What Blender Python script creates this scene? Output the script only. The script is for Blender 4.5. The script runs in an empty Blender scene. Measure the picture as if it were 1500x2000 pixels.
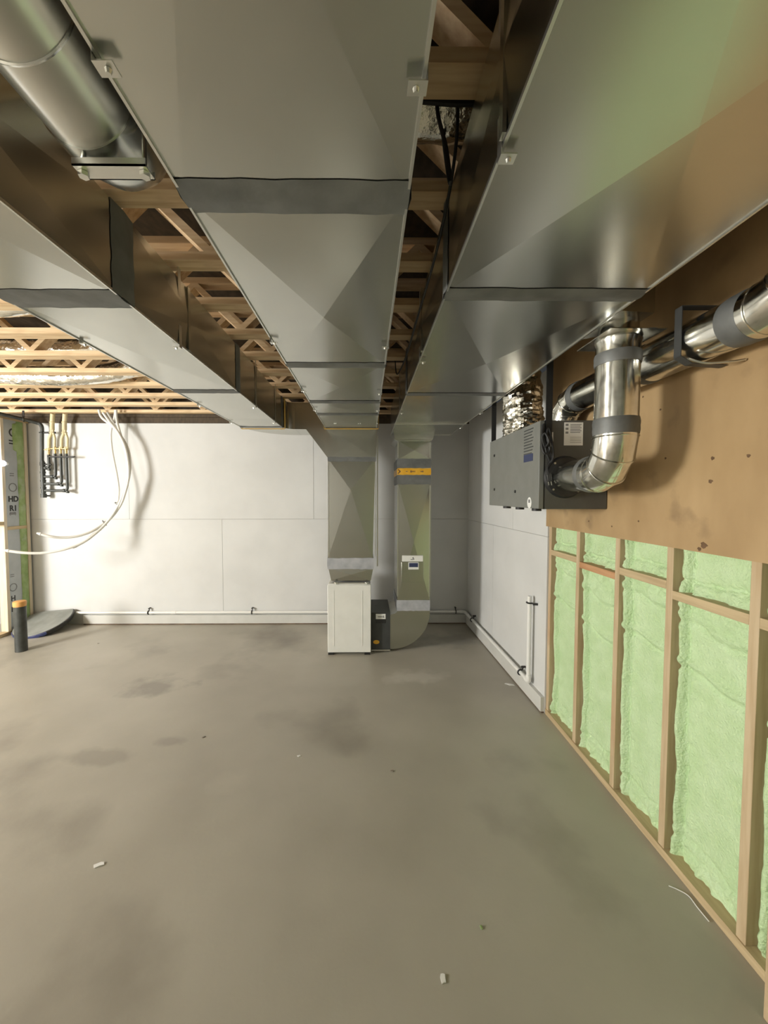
import bpy, bmesh, math, random
from mathutils import Vector, Matrix, noise
random.seed(7)
S = bpy.context.scene
COL = S.collection
# ------------------------------------------------------------------ camera
F = 751.0; CX, CY = 724.0, 1000.0; VX, VY = 717.0, 968.0     # 1500 x 2000 frame
YAW = math.atan((CX - VX) / F); PIT = math.atan((CY - VY) / F)
CAM = Vector((0, 0, 1.72))
cd = bpy.data.cameras.new('camera'); cam = bpy.data.objects.new('camera', cd); COL.objects.link(cam)
cam.location = CAM; cam.rotation_euler = (math.pi/2 - PIT, 0, -YAW)
cd.sensor_fit = 'VERTICAL'; cd.sensor_height = 36; cd.sensor_width = 27; cd.lens = 36 * F / 2000
cd.shift_x = (750 - CX) / 2000; cd.clip_start = 0.02
S.camera = cam
# ------------------------------------------------------------------ light
w = bpy.data.worlds.new('world'); S.world = w; w.use_nodes = True
w.node_tree.nodes['Background'].inputs[0].default_value = (0.9, 0.95, 1, 1)
w.node_tree.nodes['Background'].inputs[1].default_value = 0.02
def lamp(name, loc, power, radius, color):
    l = bpy.data.lights.new(name, 'POINT'); l.energy = power; l.shadow_soft_size = radius; l.color = color
    o = bpy.data.objects.new(name, l); o.location = loc; COL.objects.link(o); return o
lamp('work_lamp', (-4.62, 3.90, 1.91), 7, 0.05, (1.0, 0.985, 0.94))
lamp('lamp_at_left', (-6.2, 0.6, 2.0), 600, 0.60, (1.0, 0.99, 0.945))
lamp('fill_light_behind', (-4.6, -2.3, 2.0), 40, 0.40, (1.0, 0.98, 0.93))  # added fill light to brighten the far side, stands for no known lamp
S.view_settings.view_transform = 'Standard'; S.view_settings.look = 'None'
S.view_settings.exposure = 1.0; S.view_settings.gamma = 1; S.view_settings.use_curve_mapping = False

# pixel of the photograph -> point on a real plane of the room
_fw = Vector((math.sin(YAW)*math.cos(PIT), math.cos(YAW)*math.cos(PIT), -math.sin(PIT)))
_rt = Vector((math.cos(YAW), -math.sin(YAW), 0)); _up = _rt.cross(_fw)
def on(px, py, ax, v):
    d = _fw + _rt*((px-CX)/F) - _up*((py-CY)/F)
    return CAM + d*((v - CAM[ax]) / d[ax])
def at(px, py, Y): return on(px, py, 1, Y)
def flr(px, py, z=0): return on(px, py, 2, z)
def rgt(px, py, X=1.40): return on(px, py, 0, X)

# ------------------------------------------------------------------ materials
def M(name, c1, c2=None, scale=6, stretch=(1, 1, 1), rough=.5, metal=0, bump=0, bscale=40, detail=5,
      lo=.35, hi=.65, rvar=0, c3=None, s3=3, t3=(.55, .7), bstretch=None, coat=0):
    m = bpy.data.materials.new(name); m.use_nodes = True
    nt = m.node_tree; N = nt.nodes; L = nt.links; b = N['Principled BSDF']
    b.inputs['Roughness'].default_value = rough; b.inputs['Metallic'].default_value = metal
    b.inputs['Base Color'].default_value = (*c1, 1)
    if coat: b.inputs['Coat Weight'].default_value = coat
    tc = N.new('ShaderNodeTexCoord')
    def nz(sc, st, det=detail):
        mp = N.new('ShaderNodeMapping'); mp.inputs['Scale'].default_value = st
        L.new(tc.outputs['Object'], mp.inputs[0])
        n = N.new('ShaderNodeTexNoise'); n.inputs['Scale'].default_value = sc; n.inputs['Detail'].default_value = det
        L.new(mp.outputs[0], n.inputs['Vector']); return n
    if c2:
        n = nz(scale, stretch); r = N.new('ShaderNodeValToRGB')
        r.color_ramp.elements[0].position = lo; r.color_ramp.elements[0].color = (*c1, 1)
        r.color_ramp.elements[1].position = hi; r.color_ramp.elements[1].color = (*c2, 1)
        L.new(n.outputs['Fac'], r.inputs[0]); out = r.outputs[0]
        if c3:
            n3 = nz(s3, (1, 1, 1)); r3 = N.new('ShaderNodeValToRGB')
            r3.color_ramp.elements[0].position = t3[0]; r3.color_ramp.elements[1].position = t3[1]
            L.new(n3.outputs['Fac'], r3.inputs[0])
            mx = N.new('ShaderNodeMix'); mx.data_type = 'RGBA'
            L.new(r3.outputs[0], mx.inputs[0]); L.new(out, mx.inputs[6]); mx.inputs[7].default_value = (*c3, 1)
            out = mx.outputs[2]
        L.new(out, b.inputs['Base Color'])
        if rvar:
            mr = N.new('ShaderNodeMapRange'); L.new(n.outputs['Fac'], mr.inputs[0])
            mr.inputs[1].default_value = .3; mr.inputs[2].default_value = .7
            mr.inputs[3].default_value = rough - rvar; mr.inputs[4].default_value = rough + rvar
            L.new(mr.outputs[0], b.inputs['Roughness'])
    if bump:
        n = nz(bscale, bstretch or (1, 1, 1), 4); bp = N.new('ShaderNodeBump')
        bp.inputs['Strength'].default_value = bump; bp.inputs['Distance'].default_value = .01
        L.new(n.outputs['Fac'], bp.inputs['Height']); L.new(bp.outputs[0], b.inputs['Normal'])
    return m
def glow(name, c, s):
    m = M(name, c); b = m.node_tree.nodes['Principled BSDF']
    b.inputs['Emission Color'].default_value = (*c, 1); b.inputs['Emission Strength'].default_value = s; return m
concrete = M('concrete', (.355, .332, .276), (.43, .405, .342), scale=1.6, rough=.40, detail=8, lo=.3, hi=.7, bump=.08, bscale=30,
             c3=(.22, .20, .165), s3=.9, t3=(.54, .72))
def stains_and_shade(m, spots):
    nt = m.node_tree; N = nt.nodes; L = nt.links; b = N['Principled BSDF']
    src = b.inputs['Base Color'].links[0].from_socket
    geo = N.new('ShaderNodeNewGeometry'); nz = N.new('ShaderNodeTexNoise'); nz.inputs['Scale'].default_value = 5; nz.inputs['Detail'].default_value = 6
    L.new(geo.outputs['Position'], nz.inputs['Vector'])
    for (x, y), rx, ry, col, k in spots:
        sub = N.new('ShaderNodeVectorMath'); sub.operation = 'SUBTRACT'; sub.inputs[1].default_value = (x, y, 0); L.new(geo.outputs['Position'], sub.inputs[0])
        mul = N.new('ShaderNodeVectorMath'); mul.operation = 'MULTIPLY'; mul.inputs[1].default_value = (1/rx, 1/ry, 0); L.new(sub.outputs[0], mul.inputs[0])
        ln = N.new('ShaderNodeVectorMath'); ln.operation = 'LENGTH'; L.new(mul.outputs[0], ln.inputs[0])
        ad = N.new('ShaderNodeMath'); ad.operation = 'MULTIPLY_ADD'; ad.inputs[1].default_value = 2.4; L.new(nz.outputs['Fac'], ad.inputs[0]); L.new(ln.outputs['Value'], ad.inputs[2])
        mr = N.new('ShaderNodeMapRange'); mr.inputs[1].default_value = 2.2; mr.inputs[2].default_value = 1.55; mr.inputs[3].default_value = 0; mr.inputs[4].default_value = k; L.new(ad.outputs[0], mr.inputs[0])
        mx = N.new('ShaderNodeMix'); mx.data_type = 'RGBA'; L.new(mr.outputs[0], mx.inputs[0]); L.new(src, mx.inputs[6]); mx.inputs[7].default_value = (*col, 1); src = mx.outputs[2]
    L.new(src, b.inputs['Base Color'])
fl2 = lambda px, py: tuple(flr(px, py))[:2]
stains_and_shade(concrete, [(fl2(815, 1322), .38, .16, (.56, .54, .48), .55), (fl2(305, 1340), .30, .20, (.19, .175, .15), .6), (fl2(640, 1330), .5, .12, (.42, .40, .34), .5),
                  (fl2(455, 1525), .16, .10, (.46, .43, .36), .45), (fl2(190, 1480), .3, .1, (.24, .22, .18), .5), (fl2(880, 1250), .5, .28, (.20, .19, .165), .5),  # wide dark spot right of the furnace: its cast shadow painted into the floor
                  (fl2(1290, 1500), .05, .03, (.3, .3, .25), .3), (fl2(330, 1450), .12, .06, (.22, .2, .17), .5), (fl2(105, 1300), .5, .2, (.42, .40, .35), .4)])
pale_mark = M('pale_mark', (.46, .44, .39), (.32, .30, .25), scale=14, rough=.8, detail=8)
dark_mark = M('dark_mark', (.19, .17, .145), (.28, .25, .21), scale=16, rough=.7, detail=8)
white_board = M('white_board', (.60, .605, .595), (.65, .655, .645), scale=2.2, rough=.65, bump=.05, bscale=26, bstretch=(1, 1, 2.5))
ledge_white = M('ledge_white', (.54, .54, .51), (.60, .60, .57), scale=4, rough=.6)
gap_dark = M('gap_dark', (.35, .34, .31), rough=.8)
gap_brown = M('gap_brown', (.10, .06, .04), (.2, .13, .08), scale=9, rough=.9)
galv = M('galvanised_steel', (.55, .555, .515), (.57, .575, .535), scale=6, rough=.24, metal=1, detail=2)
galv_bright = M('bright_pipe_steel', (.70, .70, .66), (.78, .78, .74), scale=30, rough=.17, metal=1, detail=2, rvar=.04)
steel_edge = M('steel_edge', (.72, .72, .68), rough=.3, metal=1)
pipe_dull = M('dull_pipe_steel', (.62, .62, .58), (.66, .66, .62), scale=8, rough=.30, metal=1)
tape = M('duct_sealing_tape', (.13, .135, .13), (.19, .195, .19), scale=9, rough=.55, metal=.35, bump=.15, bscale=25)
tape_pale = M('pale_foil_tape', (.36, .37, .40), (.46, .47, .50), scale=14, rough=.6, metal=.2, bump=.2, bscale=40)
yellow_tape = M('yellow_tape', (.62, .36, .05), (.72, .48, .10), scale=12, rough=.45)
amber_tape = M('amber_tape', (.70, .36, .02), (.78, .44, .05), scale=14, rough=.4)
ink = M('ink', (.03, .03, .03), rough=.6)
grey_ink = M('grey_ink', (.20, .20, .20), rough=.6)
lumber_x = M('lumber_along_x', (.66, .44, .235), (.84, .64, .40), scale=3, stretch=(1, 14, 14), rough=.6, c3=(.42, .25, .12), s3=1.6, t3=(.55, .75), bump=.05, bscale=12, bstretch=(1, 14, 14))
lumber_y = M('lumber_along_y', (.44, .33, .19), (.56, .44, .26), scale=3, stretch=(14, 1, 14), rough=.6, bump=.05, bscale=12, bstretch=(14, 1, 14))
lumber_z = M('lumber_upright', (.46, .34, .20), (.57, .45, .29), scale=3, stretch=(14, 14, 1), rough=.6, bump=.05, bscale=12, bstretch=(14, 14, 1), c3=(.44, .26, .15), s3=1.1, t3=(.6, .8))
lumber_pale = M('pale_lumber', (.62, .52, .38), (.72, .63, .48), scale=3, stretch=(14, 14, 1), rough=.6)
red_block = M('reddish_lumber', (.44, .22, .10), (.54, .31, .16), scale=3, stretch=(14, 1, 14), rough=.6)
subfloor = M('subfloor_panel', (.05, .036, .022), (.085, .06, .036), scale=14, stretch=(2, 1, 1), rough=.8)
plywood = M('plywood', (.345, .225, .105), (.475, .33, .17), scale=1.7, stretch=(1, 2.2, 1.1), rough=.55, detail=9, lo=.3, hi=.72,
            c3=(.22, .145, .075), s3=5.0, t3=(.60, .80), bump=.03, bscale=9, bstretch=(1, 1, 9))
knot = M('knot', (.10, .055, .025), (.17, .10, .05), scale=30, rough=.7)
foam_m = M('green_foam', (.51, .69, .385), (.58, .75, .46), scale=9, rough=.55, bump=.8, bscale=95, detail=6)
foam_wall = M('thin_green_foam', (.24, .36, .12), (.37, .48, .23), scale=9, rough=.6, bump=.4, bscale=40, c3=(.45, .50, .36), s3=5, t3=(.55, .7))
grey_board = M('grey_foam_board', (.40, .43, .45), (.47, .50, .52), scale=5, rough=.6)
white_paint = M('white_enamel', (.74, .74, .70), (.78, .78, .74), scale=8, rough=.45, bump=.04, bscale=160)
pvc = M('white_plastic_pipe', (.80, .80, .77), rough=.35)
pex = M('white_tubing', (.78, .77, .73), rough=.35)
black_plastic = M('black_plastic', (.018, .018, .018), (.03, .03, .03), scale=20, rough=.42)
black_pipe_m = M('black_pipe', (.035, .038, .035), (.06, .065, .06), scale=14, rough=.45)
black_rubber = M('black_rubber', (.012, .012, .012), rough=.55)
cabinet_dark = M('charcoal_metal', (.045, .047, .047), (.055, .057, .056), scale=14, rough=.42)
hrv_grey = M('grey_enamel', (.165, .17, .155), (.18, .185, .17), scale=10, rough=.45)
hrv_dark = M('dark_grey_enamel', (.085, .085, .077), (.10, .10, .09), scale=10, rough=.5)
tan_pipe = M('tan_tubing', (.58, .50, .30), (.64, .56, .36), scale=12, rough=.4)
brass = M('brass', (.62, .46, .20), rough=.3, metal=.9)
foil = M('crinkled_foil', (.78, .76, .70), (.86, .84, .78), scale=12, rough=.14, metal=1, bump=.9, bscale=22, detail=6)
orange_cap = M('orange_cap', (.62, .30, .08), (.70, .38, .12), scale=9, rough=.5)
lid_grey = M('grey_lid', (.20, .21, .19), (.28, .29, .27), scale=6, rough=.6, bump=.08, bscale=30)
navy = M('navy_tape', (.03, .045, .13), (.05, .06, .16), scale=9, rough=.4)
label_white = M('white_label', (.78, .78, .75), rough=.5)
label_navy = M('navy_print', (.03, .04, .10), rough=.5)
dull_wall = M('dull_wall', (.32, .31, .285), (.38, .37, .34), scale=3, rough=.7)
globe_glow = glow('pale_glow', (.80, .82, 1.0), 3.0)

# ------------------------------------------------------------------ mesh builder
def wo(o):
    v = Vector()
    while o: v += o.location; o = o.parent
    return v
class MB:
    def __init__(s): s.b = bmesh.new()
    def face(s, vs, mi=0, smooth=False):
        try: f = s.b.faces.new(vs); f.material_index = mi
        except ValueError: return
    def box(s, x0, x1, y0, y1, z0, z1, mi=0):
        v = [s.b.verts.new((x, y, z)) for z in (z0, z1) for y in (y0, y1) for x in (x0, x1)]
        for q in ((0, 2, 3, 1), (4, 5, 7, 6), (0, 1, 5, 4), (2, 6, 7, 3), (0, 4, 6, 2), (1, 3, 7, 5)):
            s.face([v[i] for i in q], mi)
        return s
    def obox(s, c, size, rot=None, mi=0):
        c = Vector(c); R = rot or Matrix.Identity(3)
        v = [s.b.verts.new(c + R @ Vector((x*size[0]/2, y*size[1]/2, z*size[2]/2))) for z in (-1, 1) for y in (-1, 1) for x in (-1, 1)]
        for q in ((0, 2, 3, 1), (4, 5, 7, 6), (0, 1, 5, 4), (2, 6, 7, 3), (0, 4, 6, 2), (1, 3, 7, 5)):
            s.face([v[i] for i in q], mi)
        return s
    def bar(s, p, q, wid, thk, up=(0, 0, 1), mi=0):
        p, q = Vector(p), Vector(q); d = (q-p); l = d.length; d.normalize()
        u = Vector(up); sd = d.cross(u)
        if sd.length < 1e-4: sd = d.cross(Vector((1, 0, 0)))
        sd.normalize(); u = sd.cross(d)
        R = Matrix((d, sd, u)).transposed()
        return s.obox((p+q)/2, (l, wid, thk), R, mi)
    def loft(s, rings, cap=True, mi=0, closed=False):
        R = [[s.b.verts.new(p) for p in r] for r in rings]; n = len(R[0])
        pairs = list(zip(R, R[1:])) + ([(R[-1], R[0])] if closed else [])
        for a, b in pairs:
            for i in range(n): s.face([a[i], a[(i+1) % n], b[(i+1) % n], b[i]], mi)
        if cap and not closed: s.face(R[0][::-1], mi); s.face(R[-1], mi)
        return s
    def tube(s, pts, r, seg=16, cap=True, mi=0, closed=False):
        P = [Vector(p) for p in pts]; n = len(P); rr = r if isinstance(r, (list, tuple)) else [r]*n
        T = []
        for i in range(n):
            a = P[i-1] if (i or closed) else P[i]; b = P[(i+1) % n] if (i < n-1 or closed) else P[i]
            T.append((b-a).normalized())
        u = T[0].orthogonal().normalized(); rings = []
        for i in range(n):
            u = (u - T[i]*u.dot(T[i])).normalized(); v = T[i].cross(u)
            rings.append([P[i] + (u*math.cos(k*2*math.pi/seg) + v*math.sin(k*2*math.pi/seg))*rr[i] for k in range(seg)])
        return s.loft(rings, cap, mi, closed)
    def cyl(s, p, q, r, r2=None, seg=20, mi=0): return s.tube([p, q], [r, r if r2 is None else r2], seg, True, mi)
    def ring(s, c, axis, R, r, seg=24, mi=0):
        a = Vector(axis).normalized(); u = a.orthogonal().normalized(); v = a.cross(u); c = Vector(c)
        return s.tube([c + (u*math.cos(k*2*math.pi/seg)+v*math.sin(k*2*math.pi/seg))*R for k in range(seg)], r, 6, False, mi, True)
    def prism(s, prof, y0, y1, mi=0):          # profile in XZ swept along Y
        return s.loft([[(x, y0, z) for x, z in prof], [(x, y1, z) for x, z in prof]], True, mi)
    def prism_z(s, prof, z0, z1, mi=0):
        return s.loft([[(x, y, z0) for x, y in prof], [(x, y, z1) for x, y in prof]], True, mi)
    def cut(s, co, no):                        # keep what lies behind the plane and close the cut
        r = bmesh.ops.bisect_plane(s.b, geom=s.b.verts[:]+s.b.edges[:]+s.b.faces[:], plane_co=co, plane_no=no, clear_outer=True)
        bmesh.ops.holes_fill(s.b, edges=[e for e in s.b.edges if e.is_boundary], sides=0); return s
    def build(s, name, mat, parent=None, bevel=0, kind=None, label=None, origin=None):
        bmesh.ops.recalc_face_normals(s.b, faces=s.b.faces[:])
        me = bpy.data.meshes.new(name)
        off = wo(parent) if parent else Vector()
        if not parent:
            xs = [v.co for v in s.b.verts]
            off = Vector(((min(v.x for v in xs)+max(v.x for v in xs))/2, (min(v.y for v in xs)+max(v.y for v in xs))/2, min(v.z for v in xs)))
        for v in s.b.verts: v.co -= off
        s.b.to_mesh(me); s.b.free()
        for m in (mat if isinstance(mat, (list, tuple)) else [mat]): me.materials.append(m)
        for p in me.polygons: p.use_smooth = True
        me.set_sharp_from_angle(angle=math.radians(32))
        o = bpy.data.objects.new(name, me); COL.objects.link(o)
        if parent: o.parent = parent
        else: o.location = off
        if bevel:
            b = o.modifiers.new('bevel', 'BEVEL'); b.width = bevel; b.segments = 2; b.limit_method = 'ANGLE'
        if kind: o['kind'] = kind
        if label: o['label'] = label
        return o
def tag(o, label, cat, group=None, kind=None):
    o['label'] = label; o['category'] = cat
    if group: o['group'] = group
    if kind: o['kind'] = kind
    return o
def thing(name, loc, label, cat, group=None, kind=None):
    o = bpy.data.objects.new(name, None); o.empty_display_size = .05; COL.objects.link(o); o.location = loc
    return tag(o, label, cat, group, kind)
def structure(o, label=None, cat=None):
    o['kind'] = 'structure'
    if label: o['label'] = label
    if cat: o['category'] = cat
    return o
def spline(pts, n=8):
    P = [Vector(p) for p in pts]; out = []
    for i in range(len(P)-1):
        p0 = P[max(i-1, 0)]; p1 = P[i]; p2 = P[i+1]; p3 = P[min(i+2, len(P)-1)]
        for k in range(n):
            t = k/n
            out.append(.5*((2*p1)+(p2-p0)*t+(2*p0-5*p1+4*p2-p3)*t*t+(3*p1-p0-3*p2+p3)*t**3))
    return out + [P[-1]]
def lettering(txt, size, mat, origin, xdir, ydir, parent, name='lettering', bold=0):
    cu = bpy.data.curves.new(name, 'FONT'); cu.body = txt; cu.size = size; cu.extrude = .0006; cu.offset = bold
    cu.align_x = 'CENTER'; cu.align_y = 'CENTER'
    t = bpy.data.objects.new('tmp', cu); COL.objects.link(t)
    bpy.context.view_layer.update()
    me = bpy.data.meshes.new_from_object(t.evaluated_get(bpy.context.evaluated_depsgraph_get()))
    bpy.data.objects.remove(t)
    x = Vector(xdir).normalized(); y = Vector(ydir).normalized(); z = x.cross(y)
    R = Matrix((x, y, z)).transposed().to_4x4(); R.translation = Vector(origin) - wo(parent)
    me.transform(R); me.materials.clear(); me.materials.append(mat); me.name = name
    o = bpy.data.objects.new(name, me); COL.objects.link(o); o.parent = parent
    return o

# =================================================================== SETTING
YB = 5.12; XL = -4.43; XR = 1.41; ZT = 2.79; ZS = 3.16
structure(MB().box(-7.2, 1.75, -3.2, 5.4, -.12, 0).build('floor', concrete), 'bare grey concrete basement floor', 'floor')
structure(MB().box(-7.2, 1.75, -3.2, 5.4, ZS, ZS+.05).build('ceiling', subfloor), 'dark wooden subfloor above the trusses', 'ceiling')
# back wall: big white boards with fine joints over a backing
b = MB(); g = .0018
b.box(-7.2, 1.60, YB+.012, YB+.2, 0, 2.67, 1)
zj = at(400, 1014, YB).z
for x0, x1, z0, z1 in ((XL-.02, -1.93, 0, zj), (-1.93, .50, 0, zj), (.50, 1.60, 0, zj), (XL-.02, -3.15, zj, 2.67), (-3.15, -.71, zj, 2.67), (-.71, 1.60, zj, 2.67)):
    b.box(x0+g, x1-g, YB, YB+.03, z0+g, z1-g, 0)
structure(b.build('wall_back', [white_board, gap_dark]), 'white panelled basement wall behind the furnace', 'wall')
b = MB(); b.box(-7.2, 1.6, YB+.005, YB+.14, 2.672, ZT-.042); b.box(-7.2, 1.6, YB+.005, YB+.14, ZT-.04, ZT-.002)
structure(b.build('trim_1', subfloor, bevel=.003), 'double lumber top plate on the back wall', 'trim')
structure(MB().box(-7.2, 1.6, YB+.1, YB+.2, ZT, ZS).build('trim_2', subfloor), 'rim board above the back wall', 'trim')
b = MB(); b.box(-3.78, 1.36, YB-.035, YB, .014, .128); b.box(-3.78, 1.36, YB-.028, YB, 0, .014, 1)
structure(b.build('baseboard_back', [ledge_white, gap_brown], bevel=.002), 'low white ledge along the foot of the back wall', 'baseboard')
# right wall, white boarded stretch (it runs very slightly out of square)
def slant(b, d, y0, y1, z0, z1, mi=0):
    fx = lambda y: 1.40 - (y-2.95)*.0235 - d
    b.loft([[(fx(y), y, z0), (1.62, y, z0), (1.62, y, z1), (fx(y), y, z1)] for y in (y0, y1)], True, mi)
b = MB(); slant(b, -.006, 2.96, YB+.02, 0, 2.70, 1)
zj = 1.40
for y0, y1, z0, z1 in ((2.955, 4.15, 0, zj), (4.15, YB, 0, zj), (2.955, 3.63, zj, 2.70), (3.63, YB, zj, 2.70)): slant(b, 0, y0+g, y1-g, z0+g, z1-g, 0)
wr = structure(b.build('wall_right', [white_board, gap_dark]), 'white boarded stretch of the right wall beyond the green foam', 'wall')
b = MB(); slant(b, .03, 2.96, YB-.04, .012, .13, 0); slant(b, .022, 2.96, YB-.04, 0, .012, 1)
structure(b.build('baseboard_right', [ledge_white, gap_brown], bevel=.002), 'low white ledge along the foot of the white right wall', 'baseboard')
# hidden sides of the room
structure(MB().box(-7.2, 1.75, -3.3, -3.2, 0, ZS).build('wall_front', dull_wall), 'plain wall behind the viewer', 'wall')
structure(MB().box(-7.3, -7.2, -3.3, 5.4, 0, ZS).build('wall_left', dull_wall), 'plain wall of the area to the left', 'wall')

# ---- framed stretch of the right wall with spray foam
fw = thing('stud_wall', (1.455, 1.4, 0), 'open wooden stud wall on the right filled with pale green spray foam', 'stud wall', kind='structure')
STUD = [2.935, 2.545, 2.14, 1.765, 1.37, .965, .56, .155]
XF, XBK = 1.41, 1.50
b = MB().box(XBK, 1.62, -3.2, 2.95, 0, ZS); b.build('sheathing', foam_wall, fw)
for i, y in enumerate(STUD):
    MB().box(XF, XBK, y-.019, y+.019, .04, 1.50).build('stud', lumber_z, fw, bevel=.002)
MB().box(XF-.006, XBK, -.6, 2.955, 0, .04).build('bottom_plate', lumber_y, fw, bevel=.002)
MB().box(XF, XBK, -.6, 2.955, 1.50, 1.538).build('top_plate', lumber_y, fw, bevel=.002)
MB().box(1.305, XBK, 1.095, 1.185, 0, 1.48).build('end_post', lumber_z, fw, bevel=.003)
BLK = [1.287, 1.262, 1.300, 1.262, 1.262, 1.28, 1.27]
for i in range(len(STUD)-1):
    MB().box(XF, XBK, STUD[i+1]+.0195, STUD[i]-.0195, BLK[i]-.02, BLK[i]+.02).build('blocking', red_block if i == 1 else lumber_y, fw, bevel=.002)
def foam(y0, y1, z0, z1, seed, low):
    st = .0072; ny = max(4, int((y1-y0)/st)); nz = max(4, int((z1-z0)/st)); b = MB(); rows = []
    for j in range(nz+1):
        row = []
        for i in range(ny+1):
            y = y0+(y1-y0)*i/ny; z = z0+(z1-z0)*j/nz
            p = Vector((seed*7.3, y*1.0, z))
            n1 = noise.noise(p*4); n2 = noise.noise(p*13); n3 = noise.noise(p*38); n4 = noise.noise(Vector((seed, z*2.6, 3)))
            df = (y1-y); dn = y-y0; dt = z1-z; db = z-z0
            h = .036 + .007*n1 + .003*n2 + .0015*n3
            # rough lumpy bands beside the lumber
            rough = max(0, 1-dt/.17) if low else max(0, 1-db/.13)
            rough = max(rough, .85*max(0, 1-db/.20) if low else 0, .8*max(0, 1-dn/.07), .9*max(0, 1-df/.12)*min(1, max(.12, (df-.045)/.02)))
            lump = abs(noise.noise(p*19))*2 + abs(noise.noise(p*34))
            h += rough*(.016*n2 + .013*lump + .008*n3)
            # rolled bead down the far side, with a groove between it and the stud
            c = .024 + .020*max(-.5, n4); wb = .017 + .006*noise.noise(Vector((seed+5, z*4, 1)))
            e = (df-c)/wb
            if abs(e) < 1: h += .030*math.sqrt(1-e*e)*(1+.18*n1)
            if df < c-wb*.6: h -= .036*min(1, (c-wb*.6-df)/.010)
            if 0 < df-c-wb < .014: h -= .012*math.sin((df-c-wb)/.014*math.pi)
            # wandering crease where two passes of foam meet
            if low:
                for q_, am in ((.70, .013), (.88, .010)):
                    zc = z0+(z1-z0)*(q_+.05*math.sin(seed*2.1)) + .035*noise.noise(Vector((seed, y*7, q_))) + (y-y0)*.14
                    if abs(z-zc) < .035: h += am*(z-zc)/.035*max(0, 1-abs(z-zc)/.035)*3.2
                zb = z0 + .10 + .03*noise.noise(Vector((seed, y*8, 9)))
                if abs(z-zb) < .02: h -= .012*(1-abs(z-zb)/.02)
            else:
                zb = z0 + .055 + .02*noise.noise(Vector((seed, y*9, 4)))
                if abs(z-zb) < .014: h -= .016*(1-abs(z-zb)/.014)
            h = max(.004, min(.085, h))
            row.append(b.b.verts.new((XBK-h, y, z)))
        rows.append(row)
    for j in range(nz):
        for i in range(ny): b.face([rows[j][i], rows[j+1][i], rows[j+1][i+1], rows[j][i+1]])
    o = b.build('spray_foam', foam_m, fw)
    o.data.set_sharp_from_angle(angle=math.pi)
for i in range(len(STUD)-1):
    if i > 4: continue
    y0, y1 = STUD[i+1]+.019, STUD[i]-.019
    foam(y0, y1, .04, BLK[i]-.02, i+1.37, True)
    foam(y0, y1, BLK[i]+.02, 1.50, i+11.71, False)
# plywood backing board above the foam
pw = thing('plywood_board', (1.398, 1.4, 1.484), 'brown plywood board covering the upper right wall above the green foam', 'board')
MB().box(1.386, XF-.0005, -1.5, 2.958, 1.484, ZT-.002).build('panel', plywood, pw)
for px, py, r in ((1195, 1028, .006), (1388, 940, .010), (1247, 1018, .006), (1392, 895, .009), (1462, 890, .008), (1150, 1018, .007), (1300, 895, .006), (1290, 800, .006), (1256, 775, .006), (1375, 1065, .016), (1366, 1072, .010)):
    p = rgt(px, py, 1.386); n = 10; b = MB()
    b.loft([[(1.386-d, p.y+r*(1+.25*math.sin(3*k+px))*math.cos(k*2*math.pi/n), p.z+r*.8*(1+.25*math.cos(2*k+py))*math.sin(k*2*math.pi/n)) for k in range(n)] for d in (-.001, .0004)])
    b.build('knot', knot, pw)
# corner stud and left stud wall
lw = thing('stud_wall', (XL-.05, 4.9, 0), 'short wooden stud wall at the left with a printed grey foam board in its bay', 'stud wall', kind='structure')
XI = XL-.02
MB().box(XL-.088, XL, YB-.075, YB-.035, .04, 2.66).build('stud', lumber_pale, lw, bevel=.002)
MB().box(XL-.088, XL, 4.725, 4.765, .04, 2.66).build('stud', lumber_pale, lw, bevel=.002)
MB().box(XL-.088, XL+.004, 4.60, YB-.002, 0, .04).build('bottom_plate', lumber_y, lw, bevel=.002)
MB().box(XL-.088, XL, 4.60, YB-.002, 2.66, 2.70).build('top_plate', lumber_y, lw, bevel=.002)
zbl = on(40, 1030, 0, XL).z
MB().box(XI, XL-.004, 4.766, YB-.076, zbl-.02, zbl+.02).build('blocking', lumber_y, lw, bevel=.002)
zb2 = on(8, 1022, 0, XL).z
MB().box(XL-.088, XL-.004, 4.60, 4.724, zb2-.02, zb2+.02).build('blocking', lumber_y, lw, bevel=.002)
gb = MB().box(XI-.06, XI, 4.765, YB-.002, .04, 2.66).build('foam_board', grey_board, lw)
# green foam sprayed over the far half of the board
b = MB(); rows = []
for j in range(131):
    z = .042+2.616*j/130; row = []
    edge = on(33, 900, 0, XI).y + .012*noise.noise(Vector((2, z*5, 0))) - (.05 if 2.28 < z < 2.62 else 0)
    for i in range(15):
        y = edge + (YB-.077-edge)*i/14
        row.append(b.b.verts.new((XI+.0015+(.012+.008*noise.noise(Vector((y*9, z*7, 2)))+.006*noise.noise(Vector((y*25, z*25, 4))))*.7*min(1, i/2.5), y, z)))
    rows.append(row)
for j in range(130):
    for i in range(14): b.face([rows[j][i], rows[j][i+1], rows[j+1][i+1], rows[j+1][i]])
b.build('sprayed_foam', foam_wall, lw)
def leftprint(txt, px, py, size, m=ink, bold=.002):
    p = on(px, py, 0, XI); lettering(txt, size, m, (XI+.0012, p.y, p.z), (0, 1, 0), (0, 0, 1), lw, 'printed_lettering', bold)
leftprint('C', 24, 846, .15); leftprint('=', 23, 865, .16); leftprint('=', 23, 928, .12, grey_ink, .0)
leftprint('O', 25, 953, .16, grey_ink, -.002); leftprint('HD', 26, 975, .095, ink, .004); leftprint('R1', 26, 993, .095, ink, .004)
leftprint('(000)', 25, 1003, .042, grey_ink, .002)
leftprint('=', 24, 1125, .11, grey_ink, .0); leftprint('O', 26, 1148, .15, grey_ink, -.002); leftprint('H', 26, 1169, .09); leftprint('R', 26, 1190, .09)

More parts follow.
